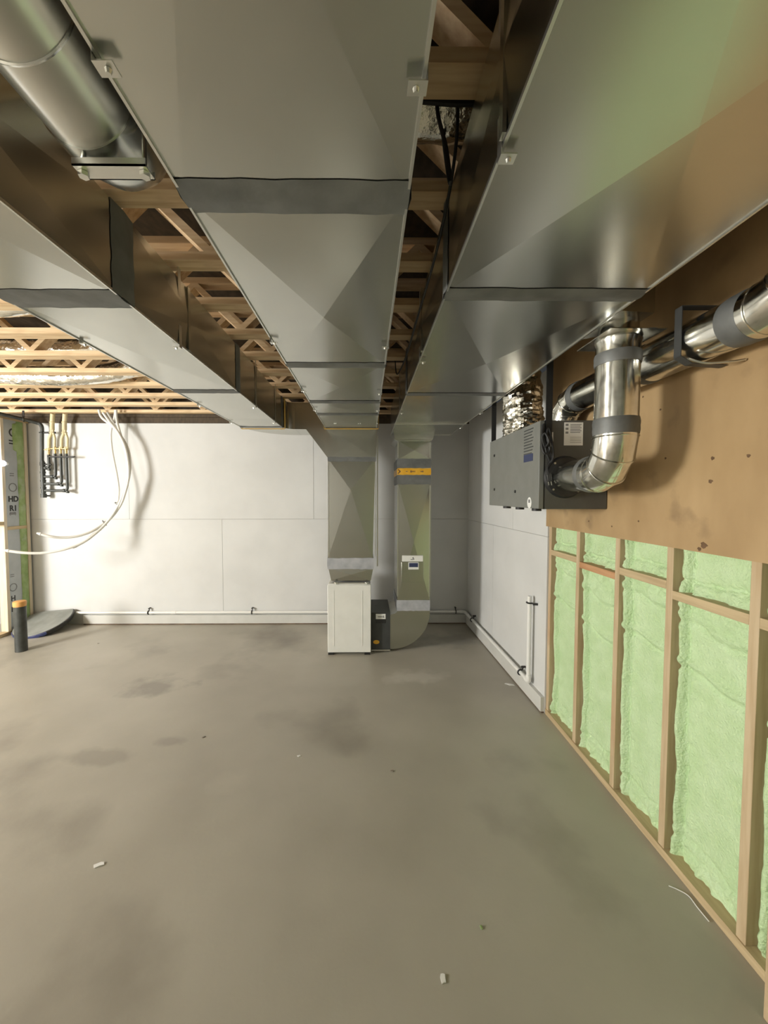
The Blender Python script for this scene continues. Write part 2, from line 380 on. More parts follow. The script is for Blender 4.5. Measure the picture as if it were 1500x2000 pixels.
# =================================================================== FLOOR TRUSSES
ORD = ['the one tight against the white back wall', 'second out from the back wall', 'third out from the back wall', 'fourth out from the back wall',
       'fifth out from the back wall', 'sixth out from the back wall', 'seventh out from the back wall', 'eighth out from the back wall',
       'ninth out from the back wall', 'tenth out from the back wall', 'just beyond the tape joint of the middle duct', 'the nearest one seen between the ducts',
       'directly above the viewer']
TX0, TX1 = -7.15, 1.40; pan = .305; CD = .089
def web_mesh(sign):
    b = MB(); a = Vector((-sign*pan/2, 0, .038)); c = Vector((sign*pan/2, 0, ZS-ZT-.042))
    b.bar(a, c, CD-.004, .036, up=(0, 0, 1)); o = b.build('web', lumber_x); me = o.data; loc = o.location.copy(); bpy.data.objects.remove(o)
    for v in me.vertices: v.co += loc
    return me
WEB = {s: web_mesh(s) for s in (1, -1)}
b = MB().box(TX0, TX1, -CD/2, CD/2, 0, .038); tmp = b.build('bottom_chord', lumber_x); CHB = tmp.data; o0 = tmp.location.copy()
for v in CHB.vertices: v.co += o0
bpy.data.objects.remove(tmp)
b = MB().box(TX0, TX1, -CD/2, CD/2, ZS-ZT-.040, ZS-ZT-.002); tmp = b.build('top_chord', lumber_x); CHT = tmp.data; o0 = tmp.location.copy()
for v in CHT.vertices: v.co += o0
bpy.data.objects.remove(tmp)
for k in range(13):
    Y = 5.07 - .403*k
    r = thing('floor_truss', (0, Y, ZT), 'open-web wooden floor truss overhead, ' + ORD[k], 'floor truss', 'floor trusses overhead')
    for n, me in (('bottom_chord', CHB), ('top_chord', CHT)):
        o = bpy.data.objects.new(n, me); COL.objects.link(o); o.parent = r
    ph = (k*37 % 10)/10*pan
    x = TX0 + pan + ph; s = 1
    while x < TX1 - pan:
        if k < 12 or x > -1.5:
            o = bpy.data.objects.new('web', WEB[s]); COL.objects.link(o); o.parent = r; o.location = (x, 0, 0)
        x += pan; s = -s

# =================================================================== DUCTS
def panel(b, c00, c10, c11, c01, push, mi=0):
    """cross-broken sheet: four facets meeting at a slightly raised centre"""
    P = [Vector(p) for p in (c00, c10, c11, c01)]; c = sum(P, Vector())/4 + Vector(push)
    v = [b.b.verts.new(p) for p in P]; m = b.b.verts.new(c)
    for i in range(4): b.face([v[i], v[(i+1) % 4], m], mi)
def section(root, x0, x1, z0, z1, y0, y1, br=.012, lab=None, mat=None):
    b = MB()
    panel(b, (x0, y0, z0), (x1, y0, z0), (x1, y1, z0), (x0, y1, z0), (0, 0, -br))
    panel(b, (x0, y0, z1), (x1, y0, z1), (x1, y1, z1), (x0, y1, z1), (0, 0, br))
    panel(b, (x0, y0, z0), (x0, y1, z0), (x0, y1, z1), (x0, y0, z1), (-br*.6, 0, 0))
    panel(b, (x1, y0, z0), (x1, y1, z0), (x1, y1, z1), (x1, y0, z1), (br*.6, 0, 0))
    o = b.build('duct_section', mat or galv, root, label=lab)
    for p in o.data.polygons: p.use_smooth = False
    # folded corner seams
    for x in (x0, x1): MB().box(x-.003, x+.003, y0+.002, y1-.002, z0-.005, z0+.004).build('corner_seam', steel_edge, o)
    return o
def band(root, x0, x1, z0, z1, y, wd, m=tape, name='sealing_tape', d=.003, lab=None):
    b = MB()
    n = 14
    def ringat(yy, k): return yy + .006*noise.noise(Vector((k*1.7, y*3, yy)))
    for a, c in (((x0-d, z0-d), (x1+d, z0-d)), ((x0-d, z1+d), (x1+d, z1+d)), ((x0-d, z0-d), (x0-d, z1+d)), ((x1+d, z0-d), (x1+d, z1+d))):
        nx, nz = (0, 1) if a[1] == c[1] else (1, 0)
        sgn = -1 if (nz and a[1] < (z0+z1)/2) or (nx and a[0] < (x0+x1)/2) else 1
        rows = []
        for k in range(n+1):
            t = k/n; px = a[0]+(c[0]-a[0])*t; pz = a[1]+(c[1]-a[1])*t
            row = []
            for q in range(5):
                yy = ringat(y - wd/2 + wd*q/4, k) ; bulge = .006 if q == 2 else (.0025 if q in (1, 3) else 0)
                row.append(b.b.verts.new((px + nx*sgn*bulge, yy, pz + nz*sgn*bulge)))
            rows.append(row)
        for k in range(n):
            for q in range(4): b.face([rows[k][q], rows[k][q+1], rows[k+1][q+1], rows[k+1][q]])
    return b.build(name, m, root, label=lab)
def hanger(root, x, y, side, zb, wd=.026, lip=.028):
    """steel strap from the truss down the duct side, folded under its edge; side=-1 left edge, +1 right edge"""
    b = MB(); e = x + side*.004
    b.box(min(e, e+side*.0015), max(e, e+side*.0015), y-wd/2, y+wd/2, zb-.016, ZT-.001)
    b.box(min(e+side*.0015, x-side*lip), max(e+side*.0015, x-side*lip), y-wd/2, y+wd/2, zb-.0185, zb-.016)
    o = b.build('hanger_strap', steel_edge, root)
    MB().cyl((x-side*lip*.5, y, zb-.019), (x-side*lip*.5, y, zb-.026), .006, .004, 8).build('screw', steel_edge, o)
ZD, ZD1 = 2.437, 2.745
# --- middle supply trunk
mt = thing('supply_trunk_duct', (-.17, 2.2, ZD), 'galvanised rectangular supply duct running along the middle of the ceiling to the furnace', 'duct')
a0, a1 = -.438, .098
J = [-1.45, -.25, .945, 2.135, 2.965, 3.42, 4.11]
for i in range(len(J)-1): section(mt, a0, a1, ZD, ZD1, J[i], J[i+1]-.001, .020 if J[i+1]-J[i] > 1 else .010)
band(mt, a0, a1, ZD, ZD1, .955, .105); band(mt, a0, a1, ZD, ZD1, 2.145, .085); band(mt, a0, a1, ZD, ZD1, 2.975, .085); band(mt, a0, a1, ZD, ZD1, 3.42, .09)
band(mt, a0-.012, a1+.018, ZD-.004, ZD1, 4.125, .06, yellow_tape, 'yellow_tape', lab='yellow tape band at the furnace end')
for x, y, s in ((a0, .665, -1), (a1, .69, 1), (a0, 1.80, -1), (a1, 1.85, 1), (a0, 2.62, -1), (a1, 2.68, 1), (a0, 3.20, -1), (a1, 3.2, 1)): hanger(mt, x, y, s, ZD)
for px in (653, 656, 700, 704, 737):
    p = on(px, 826, 2, ZD); MB().cyl((p.x, p.y, ZD-.003), (p.x, p.y, ZD-.010), .006, .004, 8).build('screw', steel_edge, mt)
# --- left supply trunk
lt = thing('branch_trunk_duct', (-1.11, 2.2, ZD), 'galvanised rectangular duct on the left that curves in to the furnace plenum', 'duct')
b0, b1 = -1.318, -.888
J = [-1.2, .26, 1.43, 2.675, 3.65, 4.12]
for i in range(len(J)-1): section(lt, b0, b1, ZD, ZD1, J[i], J[i+1]-.001, .016 if J[i+1]-J[i] > 1 else .006)
band(lt, b0, b1, ZD, ZD1, 1.44, .13); band(lt, b0, b1, ZD, ZD1, 2.685, .09); band(lt, b0, b1, ZD, ZD1, 4.05, .07)
band(lt, b0-.008, b1+.014, ZD-.006, ZD1, 4.12, .06, yellow_tape, 'yellow_tape', lab='yellow tape band before the curved elbow')
for x, y, s in ((b0, 1.823, -1), (b1, 1.862, 1), (b0, 3.05, -1), (b1, 3.1, 1), (b0, 3.75, -1), (b1, 3.75, 1)): hanger(lt, x, y, s, ZD)
for y in (1.95, 3.12):     # standing seams on its right side
    MB().box(b1+.003, b1+.010, y-.012, y+.012, ZD+.002, ZD1).build('standing_seam', galv, lt)
# elbow in plan: turns right into the plenum side
b = MB(); rings = []
Ox, Oy, Ro, Ri = b1+.10, 4.15, .53, .10
for k in range(11):
    a = math.pi - (math.pi/2)*k/10
    po = (Ox+Ro*math.cos(a), Oy+Ro*math.sin(a)*.98); pi_ = (Ox+Ri*math.cos(a), Oy+Ri*math.sin(a))
    rings.append([(pi_[0], pi_[1], ZD+.01), (po[0], po[1], ZD+.01), (po[0], po[1], ZD1-.01), (pi_[0], pi_[1], ZD1-.01)])
b.loft(rings); b.build('curved_elbow', galv, lt)
b = MB(); xs = Ox+.001
b.loft([[(x, 4.25, zb), (x, 4.66, zb), (x, 4.66, zt), (x, 4.25, zt)] for x, zb, zt in ((xs, ZD+.01, ZD1-.01), (xs+.12, ZD+.008, ZD1-.01), (a0+.006, 2.135, ZD1-.02))])
b.build('transition_throat', galv, lt)
# --- right return trunk
rt = thing('return_trunk_duct', (.63, 2.2, ZD), 'wide galvanised return duct along the right side of the ceiling above the wall unit', 'duct')
c0, c1 = .280, .978
J = [-1.6, .12, 1.385, 2.735, 3.85, 4.56]
for i in range(len(J)-1): section(rt, c0, c1, ZD, ZD1, J[i], J[i+1]-.001, .022 if J[i+1]-J[i] > 1.3 else (.02 if i == 1 else .007))
band(rt, c0, c1, ZD, ZD1, 1.395, .085); band(rt, c0, c1, ZD, ZD1, 2.745, .075)
for y in (3.85, 4.55): MB().box(c0-.012, c1+.01, y-.008, y+.008, ZD-.012, ZD-.001).build('drive_cleat', steel_edge, rt)
MB().box(c0, c1, 4.559, 4.562, ZD, ZD1).build('end_cap', galv, rt)
for x, y, s in ((c0, .827, -1), (c0, 2.05, -1), (c0, 3.3, -1), (c1, 3.3, 1), (c1, 4.0, 1)): hanger(rt, x, y, s, ZD)
for y in (.80, 1.95): MB().box(c0-.012, c0-.004, y-.010, y+.010, ZD+.002, ZD1).build('standing_seam', galv, rt)
# --- vertical supply plenum on the furnace
fp = thing('supply_plenum', (-.17, 4.36, .80), 'upright galvanised plenum standing on the white furnace', 'plenum')
Yp, Yq = 4.125, 4.66
def zy(y, Y=4.125): return at(700, y, Y).z
def xp(x, y, Y=4.125): return at(x, y, Y).x
def boxsec(b, rows, y0, y1, push=.012):
    """rows: (z, xl, xr) from the top down, front panels cross-broken"""
    for (z1, l1, r1), (z0, l0, r0) in zip(rows, rows[1:]):
        panel(b, (l0, y0, z0), (r0, y0, z0), (r1, y0, z1), (l1, y0, z1), (0, -push, 0))
        panel(b, (l0, y1, z0), (r0, y1, z0), (r1, y1, z1), (l1, y1, z1), (0, 0, 0))
        panel(b, (l0, y0, z0), (l0, y1, z0), (l1, y1, z1), (l1, y0, z1), (-push*.5, 0, 0))
        panel(b, (r0, y0, z0), (r0, y1, z0), (r1, y1, z1), (r1, y0, z1), (push*.5, 0, 0))
    return b
def flat(o):
    for p in o.data.polygons: p.use_smooth = False
    return o
zA, zB, zC, zD_, zE = ZD+.002, zy(896), zy(1092), zy(1110), .80
flat(boxsec(MB(), [(zA, a0-.004, a1+.012), (zB, -.420, .094)], Yp, Yq, .003).build('upper_section', galv, fp))
b = MB(); l1_, r1_, l0_, r0_, ya = -.412, .088, -.424, .060, Yp+.003
def V(x, y, z): return b.b.verts.new((x, y, z))
TL, TR, BL, BR = V(l1_, ya, zB-.002), V(r1_, ya, zB-.002), V(l0_, ya, zC), V(r0_, ya, zC)
T1, T2, Cn = V(xp(670, 900), ya-.001, zB-.002), V(xp(706, 900), ya-.001, zB-.002), V(xp(685, 957), ya-.017, zy(957))
for f_ in ((TL, BL, Cn), (TL, Cn, T1), (T1, Cn, T2), (T2, Cn, TR), (TR, Cn, BR), (BL, BR, Cn)): b.face(f_)
for xa, xb in ((l1_, l0_), (r1_, r0_)): b.face([V(xa, ya, zB-.002), V(xb, ya, zC), V(xb, Yq, zC), V(xa, Yq, zB-.002)])
b.face([V(l1_, Yq, zB-.002), V(r1_, Yq, zB-.002), V(r0_, Yq, zC), V(l0_, Yq, zC)])
flat(b.build('middle_section', galv, fp))
flat(boxsec(MB(), [(zD_, -.418, .066), (zE, -.388, .040)], Yp+.003, Yq, .010).build('lower_section', galv, fp))
def vband(root, xl0, xr0, z0, xl1, xr1, z1, y0, y1, m, name='sealing_tape', d=.005, lab=None):
    b = MB(); rows = []
    nn = 5
    for k in range(nn):
        t = k/(nn-1); bl = d*(1 + .9*math.sin(math.pi*t)); z = z0+(z1-z0)*t; l = xl0+(xl1-xl0)*t-bl; r = xr0+(xr1-xr0)*t+bl
        ring = []
        for q in range(12): ring.append((l+(r-l)*q/12, y0-bl, z+.005*noise.noise(Vector((q*.9, k, z0*9)))))
        for q in range(4): ring.append((r, y0-bl+(y1-y0+2*bl)*q/4, z))
        for q in range(12): ring.append((r+(l-r)*q/12, y1+bl, z))
        for q in range(4): ring.append((l, y1+bl-(y1-y0+2*bl)*q/4, z))
        rows.append(ring)
    b.loft(rows, False); return b.build(name, m, root, label=lab)
vband(fp, -.42, .064, zD_-.01, -.424, .062, zC+.012, Yp+.003, Yq, tape_pale)
vband(fp, -.416, .090, zB-.03, -.418, .094, zB+.02, Yp, Yq, tape, d=.002)
for s, x in ((-1, -.415), (1, .09)): MB().box(x-.004, x+.004, Yp-.004, Yp+.004, zC+.03, zB-.03).build('corner_seam', steel_edge, fp)
MB().box(.075+.03, .075+.045, Yp+.05, Yp+.065, .95, zB+.25).build('side_cleat', steel_edge, fp)
# --- furnace
fz = thing('furnace', (-.19, 4.4, 0), 'white enamelled furnace cabinet standing on the concrete floor', 'furnace')
fl, fr, fy = -.426, .041, 4.082; ft = at(690, 1141, fy).z
MB().box(fl+.004, fr-.004, fy+.02, 4.75, .025, ft).build('cabinet', white_paint, fz, bevel=.006)
MB().box(fl, fr, fy, fy+.021, .028, ft-.008).build('front_panel', white_paint, fz, bevel=.006)
b = MB()
for dx in (.065, .37): b.box(fl+dx, fl+dx+.008, fy-.0025, fy+.001, .10, ft-.07)
b.build('panel_rib', white_paint, fz, bevel=.002)
for x in (fl+.035, fr-.04):
    for y in (fy+.03, 4.70): MB().box(x-.03, x+.03, y-.02, y+.02, 0, .026).build('foot', black_rubber, fz)
MB().box(fl+.055, fr-.035, fy+.03, fy+.036, ft, ft+.010).build('top_flange', steel_edge, fz)
for px in (656, 716):
    p = at(px, 1136, fy+.01)
    b = MB(); b.cyl((p.x, fy+.012, ft-.002), (p.x, fy+.012, ft+.02), .009); b.cyl((p.x, fy+.012, ft+.012), (p.x, fy+.012, ft+.02), .02)
    b.build('latch_knob', steel_edge, fz)
# --- filter cabinet
fc = thing('filter_cabinet', (.15, 4.4, 0), 'charcoal metal air filter cabinet between the white furnace and the curved return elbow', 'filter cabinet')
f0, f1, fcy = .047, .254, 4.155; fct = flr(745, 1197, 0).z
fct = at(745, 1197, fcy).z
MB().box(f0, f1, fcy+.008, 4.70, .03, fct).build('body', hrv_dark, fc, bevel=.003)
MB().box(f0+.001, f1-.001, fcy, fcy+.009, .035, fct-.002).build('door', cabinet_dark, fc, bevel=.002)
MB().box(f0, f1, fcy+.002, 4.70, .012, .03).build('base_rail', steel_edge, fc)
b = MB()
for x in (f0+.02, f1-.02):
    for y in (fcy+.03, 4.66): b.box(x-.012, x+.012, y-.012, y+.012, 0, .012)
b.build('foot', black_rubber, fc)
p0, p1 = at(734, 1199, fcy), at(753, 1209, fcy)
l = MB().box(p0.x, p1.x, fcy-.002, fcy, p1.z, p0.z).build('badge', label_white, fc, label='white badge near the top of the door')
b = MB(); b.box(p0.x+.02, p0.x+.075, fcy-.0028, fcy-.002, (p0.z+p1.z)/2-.008, (p0.z+p1.z)/2+.002); b.prism([(p0.x+.075, p1.z+.016), (p0.x+.095, p1.z+.016), (p0.x+.083, p1.z+.045)], fcy-.0028, fcy-.002)
b.build('print', grey_ink, l)
MB().box(p0.x, p1.x, fcy-.006, fcy, p1.z-.045, p1.z-.002).build('handle', black_plastic, fc, bevel=.003)
pc = at(735, 1254, fcy); n = 20
b = MB(); b.loft([[(pc.x+.034*math.cos(k*2*math.pi/n), y, pc.z+.022*math.sin(k*2*math.pi/n)) for k in range(n)] for y in (fcy-.0015, fcy)])
l = b.build('oval_sticker', amber_tape, fc, label='yellow oval sticker near the bottom of the door')
MB().box(pc.x-.02, pc.x+.02, fcy-.0022, fcy-.0015, pc.z-.003, pc.z+.003).build('print', yellow_tape, l)
# --- return drop
rd = thing('return_drop_duct', (.5, 4.45, 0), 'upright galvanised return drop curving into the charcoal filter cabinet at the floor', 'duct')
Yr, Yr1 = 4.20, 4.72
d0, d1 = at(777, 1000, Yr).x, at(840, 1000, Yr).x
zr = lambda y: at(808, y, Yr).z
eb = .018; cz = zr(1195); RO = cz-eb
# curved elbow, profile in the XZ plane
prof = [(f1+.002, eb)]
xo = d1+.004; cx = xo-RO
for k in range(17):
    a = -math.pi/2 + math.pi/2*k/16; prof.append((cx+RO*math.cos(a), cz+RO*math.sin(a)))
prof += [(d0-.004, cz), (d0-.03, cz-.02), (f1+.012, cz-.03), (f1+.002, cz-.03)]
b = MB(); b.prism(prof, Yr, Yr1); b.build('curved_boot', galv, rd)
flat(boxsec(MB(), [(zr(1172), d0, d1), (cz, d0-.004, xo)], Yr, Yr1, .002).build('boot_neck', galv, rd))
flat(boxsec(MB(), [(zr(944), d0, d1), (zr(1172), d0-.003, d1)], Yr, Yr1, .016).build('main_section', galv, rd))
flat(boxsec(MB(), [(zr(862), d0+.004, d1-.002), (zr(897), d0+.004, d1-.002)], Yr, Yr1, .010).build('upper_section', galv, rd))
flat(boxsec(MB(), [(ZD-.001, d0-.05, d1+.05), (zr(858), d0-.04, d1+.025), (zr(862), d0+.004, d1)], Yr, Yr1+.02, .002).build('flared_collar', galv, rd))
flat(boxsec(MB(), [(zr(896), d0+.003, d1-.001), (zr(945), d0+.003, d1-.001)], Yr, Yr1, 0).build('damper_frame', galv, rd))
vband(rd, d0, d1, zr(914), d0, d1, zr(896), Yr, Yr1, tape)
vband(rd, d0, d1, zr(946), d0, d1, zr(928), Yr, Yr1, tape)
at_ = vband(rd, d0, d1, zr(927.5), d0, d1, zr(914.5), Yr, Yr1, amber_tape, 'caution_tape', .004, 'amber tape with a dark arrow and small print')
zc_ = zr(921); yy = Yr-.0085
b = MB()
for x, wd, hh in ((d0+.085, .02, .008), (d0+.135, .012, .022), (d0+.152, .022, .008), (d0+.18, .006, .014), (d0+.245, .014, .010), (d0+.262, .014, .014)):
    b.box(x, x+wd, yy-.0012, yy, zc_-hh/2, zc_+hh/2)
b.loft([[(d0-.002, y, zc_+.03), (d0+.03, y, zc_), (d0-.002, y, zc_-.03), (d0-.002, y, zc_-.018), (d0+.015, y, zc_), (d0-.002, y, zc_+.018)] for y in (yy-.0012, yy)])
b.build('tape_print', gap_brown, at_)
vband(rd, d0-.003, d1, zr(1193), d0-.003, d1, zr(1172), Yr, Yr1, tape_pale, d=.003)
for x in (d0, d1):
    MB().box(x-.006, x+.006, Yr-.006, Yr+.006, zr(1165), zr(948)).build('corner_seam', steel_edge, rd)
    MB().box(x-.006, x+.006, Yr-.006, Yr+.006, zr(894), zr(864)).build('corner_seam', steel_edge, rd)
yf = Yr-.016
q0, q1 = at(784, 1098, yf), at(827, 1137, yf)
ap = MB().box(q0.x, q1.x, yf-.004, Yr+.004, q1.z, q0.z).build('access_panel', galv, rd, bevel=.002)
q0, q1 = at(785.5, 1085, yf), at(826, 1096.5, yf)
l = MB().box(q0.x, q1.x, yf-.008, yf+.012, q1.z, q0.z).build('label_holder', label_white, rd, bevel=.002, label='white label strip above the access panel')
mx, mz = (q0.x+q1.x)/2, (q0.z+q1.z)/2
b = MB(); b.box(mx-.022, mx+.012, yf-.0088, yf-.008, mz-.014, mz-.006); b.loft([[(mx-.006, y, mz+.004), (mx+.022, y, mz-.014), (mx+.006, y, mz+.02)] for y in (yf-.0088, yf-.008)])
b.build('print', grey_ink, l)
q0, q1 = at(797.5, 1098, yf), at(817.5, 1112, yf)
l = MB().box(q0.x, q1.x, yf-.008, yf-.003, q1.z, q0.z).build('display', label_white, rd, bevel=.001, label='white framed sticker with a dark picture')
l2 = MB().box(q0.x+.008, q1.x-.008, yf-.0095, yf-.008, q1.z+.026, q0.z-.008).build('dark_picture', label_navy, l)

# =================================================================== ROUND PIPES AND HRV
# near round pipe, upper left
rp = thing('round_duct_pipe', (-.60, 0, 2.46), 'thick round galvanised pipe at the upper left resting on a steel strut', 'pipe')
R0 = .098; X0, Z0 = -.600, 2.56
MB().tube([(X0, -1.6, Z0), (X0, .55, Z0), (X0, .86, Z0)], R0, 40).build('straight_pipe', pipe_dull, rp)
b = MB(); b.tube([(X0, .86, Z0), (X0, .90, Z0)] + [(X0, .90+.12*math.sin(a), Z0+.12*(1-math.cos(a))) for a in (.3, .6, .9, 1.2, 1.57)] + [(X0, 1.02, 2.80)], R0+.003, 40); b.build('turned_up_elbow', galv, rp)
MB().ring((X0, .70, Z0), (0, 1, 0), R0+.001, .003, 40).build('seam_ring', galv_bright, rp)
st = thing('strut_hanger', (-.6, .90, 2.44), 'short steel strut slung under the thick round pipe at upper left', 'hanger')
zs = Z0-R0-.004
p0, p1 = at(150, 350, .885), at(292, 362, .885)
b = MB(); b.box(p0.x, p1.x, .87, .91, zs-.022, zs-.019); b.box(p0.x, p1.x, .87, .873, zs-.022, zs-.006); b.box(p0.x, p1.x, .907, .91, zs-.022, zs-.006); b.build('channel', steel_edge, st)
for x in (p0.x+.012, p1.x-.012): MB().cyl((x, .89, zs-.026), (x, .89, ZT), .005, seg=8).build('threaded_rod', galv, st)
for x in (p0.x+.012, p1.x-.012): MB().cyl((x, .89, zs-.032), (x, .89, zs-.0225), .011, seg=6).build('nut', steel_edge, st)
# HRV
hx0, hx1, hy0, hy1, hz0, hz1 = .985, 1.384, 2.205, 3.09, 1.642, 2.150
hv = thing('ventilation_unit', (1.18, 2.65, hz0), 'grey box ventilation unit hung on the plywood wall with round ducts attached', 'ventilation unit')
MB().box(hx0+.035, hx1, hy0, hy1, hz0, hz1).build('body', hrv_dark, hv, bevel=.004)
dr = MB().box(hx0, hx0+.030, hy0-.002, hy1+.002, hz0+.002, hz1-.002).build('front_door', hrv_grey, hv, bevel=.004, label='lighter grey front door with dark screws')
MB().box(hx0+.030, hx0+.036, hy0, hy1, hz0, hz1).build('door_gasket', black_rubber, hv)
for px, py in ((966, 890), (966, 956), (1006.5, 960)):
    p = rgt(px, py, hx0); MB().cyl((hx0+.001, p.y, p.z), (hx0-.006, p.y, p.z), .011, .009, 10).build('screw', black_plastic, dr)
q0, q1 = rgt(1024, 838, hx0), rgt(1041, 890, hx0)
b = MB()
for k in range(9): b.box(hx0-.0012, hx0, q1.y+.01*(k % 3), q0.y, q0.z-.02-k*.018, q0.z-.013-k*.018)
b.build('printed_text', cabinet_dark, dr)
b = MB().box(hx0-.0012, hx0, q1.y, q0.y, q1.z-.03, q1.z+.015).build('dark_badge', label_navy, dr)
q = rgt(1034, 982, hx0)
b = MB(); b.loft([[(x, q.y+.03*math.cos(k*math.pi/8), q.z+.034*math.sin(k*math.pi/8)) for k in range(16)] for x in (hx0-.0012, hx0)]); l = b.build('round_sticker', label_white, dr)
MB().prism([(hx0, q.z), (hx0-.0018, q.z), (hx0-.0018, q.z+.02), (hx0, q.z+.02)], q.y-.012, q.y+.012).build('print', grey_ink, l)
for y in (2.36, 2.62, 2.86): MB().cyl((hx0+.06, y, hz0+.001), (hx0+.06, y, hz0-.016), .028, seg=16).build('drain_plug', black_rubber, hv)
q0, q1 = at(1102, 825, hy0), at(1138, 870, hy0)
l = MB().box(q0.x, q1.x, hy0-.001, hy0, q1.z, q0.z).build('instruction_label', label_white, hv, label='white instruction label with small print')
b = MB()
for k in range(6): b.box(q0.x+.035, q1.x-.01-.006*(k % 2), hy0-.0016, hy0-.001, q0.z-.014-k*.009, q0.z-.010-k*.009)
for k in range(3): b.box(q0.x+.008, q0.x+.024, hy0-.0016, hy0-.001, q0.z-.02-k*.022, q0.z-.008-k*.022)
for k in range(4): b.box(q0.x+.035, q1.x-.01, hy0-.0016, hy0-.001, q0.z-.085-k*.010, q0.z-.083-k*.010)
b.build('print', grey_ink, l)
b = MB().box(at(1076, 848, hy0).x, at(1080.5, 848, hy0).x, hy0-.001, hy0, at(1078, 872, hy0).z, at(1078, 844, hy0).z).build('small_label', label_white, hv)
cc = Vector((1.135, hy0, 1.826))
MB().cyl(cc, cc-Vector((0, .022, 0)), .122, .112, 32).build('front_collar', black_plastic, hv)
for a in (.7, 2.3, 3.9, 5.4): MB().cyl(cc+Vector((.104*math.cos(a), -.020, .104*math.sin(a))), cc+Vector((.104*math.cos(a), -.027, .104*math.sin(a))), .006, seg=8).build('collar_screw', steel_edge, hv)
tcx, tcy = 1.262, 2.50
MB().cyl((tcx, tcy, hz1-.001), (tcx, tcy, hz1+.012), .112, seg=32).build('top_collar', black_plastic, hv)
# straps
for x, y, n in ((hx0+.05, hy0-.006, 'near front corner'), (hx0+.03, hy1+.005, 'far front corner'), (hx1-.035, hy0-.006, 'near wall corner')):
    b = MB(); b.box(x-.018, x+.018, y-.003, y+.003, hz1-.09, ZT-.003); o = b.build('mounting_strap', black_rubber, hv)
# power cord
cp = [at(px, py, hy0-.025+dy) for px, py, dy in ((1062, 828, .012), (1059, 850, 0), (1064, 872, -.01), (1072, 862, -.02), (1064, 846, -.01), (1058, 862, 0), (1063, 885, -.015), (1074, 880, -.015), (1068, 852, 0), (1072, 838, .004), (1079, 870, -.01), (1080, 895, -.01), (1072, 905, 0), (1069, 915, 0), (1071, 925, 0))]
pcord = thing('power_cord', cp[0], 'coiled black power cord with plug hanging on the ventilation unit side', 'cord')
MB().tube(spline(cp, 7), .0065, 8).build('cable', black_rubber, pcord)
cp2 = [at(px, py, hy0-.012) for px, py in ((1060, 830), (1064, 860), (1076, 885), (1074, 900), (1066, 875), (1070, 850))]
MB().tube(spline(cp2, 7), .0065, 8).build('cable', black_rubber, pcord)
pl = MB().bar(cp[-1], cp[-1]+Vector((.008, 0, -.045)), .028, .022, up=(0, 1, 0)).build('plug', black_plastic, pcord, bevel=.004)
b = MB()
for d in (-.008, .008): b.bar(cp[-1]+Vector((.008+d, 0, -.045)), cp[-1]+Vector((.012+d, 0, -.066)), .005, .002, up=(0, 1, 0))
b.build('prong', steel_edge, pl)
# vertical pipe from the unit front up to the return trunk
vp = thing('round_vent_pipe', (1.09, 1.69, 1.75), 'shiny upright round pipe with elbow joining the ventilation unit front to the wide duct', 'pipe')
VX_, VY_, VR = 1.09, 1.69, .0865
MB().tube([cc-Vector((0, .02, 0)), Vector((1.118, 1.93, 1.826))], VR-.002, 40).build('horizontal_stub', galv_bright, vp)
el = []; eR = .15
for k in range(4):   # gored elbow: straight gores between mitres
    a = math.pi/2*k/3; el.append(Vector((VX_+.02*(1-math.sin(a)), VY_+eR*(1-math.sin(a)), 1.826+eR*(1-math.cos(a)))))
e = MB().tube([Vector((1.115, 1.93, 1.826))]+el+[Vector((VX_, VY_, 2.02))], VR, 40).build('gored_elbow', galv_bright, vp)
for k in (0, 1, 2, 3):
    t = Vector((0, -math.cos(math.pi/2*k/3), math.sin(math.pi/2*k/3)))
    MB().ring(el[k], t, VR+.0015, .003, 40).build('gore_seam', galv_bright, e)
MB().tube([(VX_, VY_, 2.0), (VX_, VY_, 2.34)], VR-.001, 48).build('upright_pipe', galv_bright, vp)
def sleeve(root, p, q, r, m=tape, name='sealing_tape', seg=40):
    p, q = Vector(p), Vector(q); P = [p.lerp(q, t) for t in (0, .25, .5, .75, 1)]
    return MB().tube(P, [r+.0015, r+.004, r+.003, r+.0045, r+.0015], seg, True).build(name, m, root)
sleeve(vp, (VX_, VY_, 1.985), (VX_, VY_, 2.055), VR); sleeve(vp, (VX_, VY_, 2.285), (VX_, VY_, 2.335), VR)
sleeve(vp, (1.117, 1.925, 1.826), (1.114, 1.88, 1.826), VR)
n = 40; b = MB()
def rnd(r, z, cx_=VX_): return [(cx_+r*math.cos(k*2*math.pi/n), VY_+r*math.sin(k*2*math.pi/n), z) for k in range(n)]
b.loft([rnd(VR, 2.335), rnd(VR-.002, 2.36), rnd(VR+.004, 2.385), rnd(VR-.008, 2.40), rnd(VR-.012, 2.48)])
b.build('flared_collar', galv_bright, vp)
b = MB(); b.box(c1+.002, VX_+.12, VY_-.125, VY_+.125, 2.392, 2.3955); b.build('mounting_flange', galv_bright, vp)
b = MB(); b.loft([[(c1+.003, y0_, zb), (c1+.003, y1_, zb), (xo_, y1b, zb2_), (xo_, y0b, zb2_)] for (y0_, y1_, zb, xo_, y0b, y1b, zb2_) in ((VY_-.15, VY_+.15, 2.45, VX_+.09, VY_-.09, VY_+.09, 2.47), (VY_-.15, VY_+.15, 2.70, VX_+.09, VY_-.09, VY_+.09, 2.62))])
b.build('takeoff_boot', galv, vp)
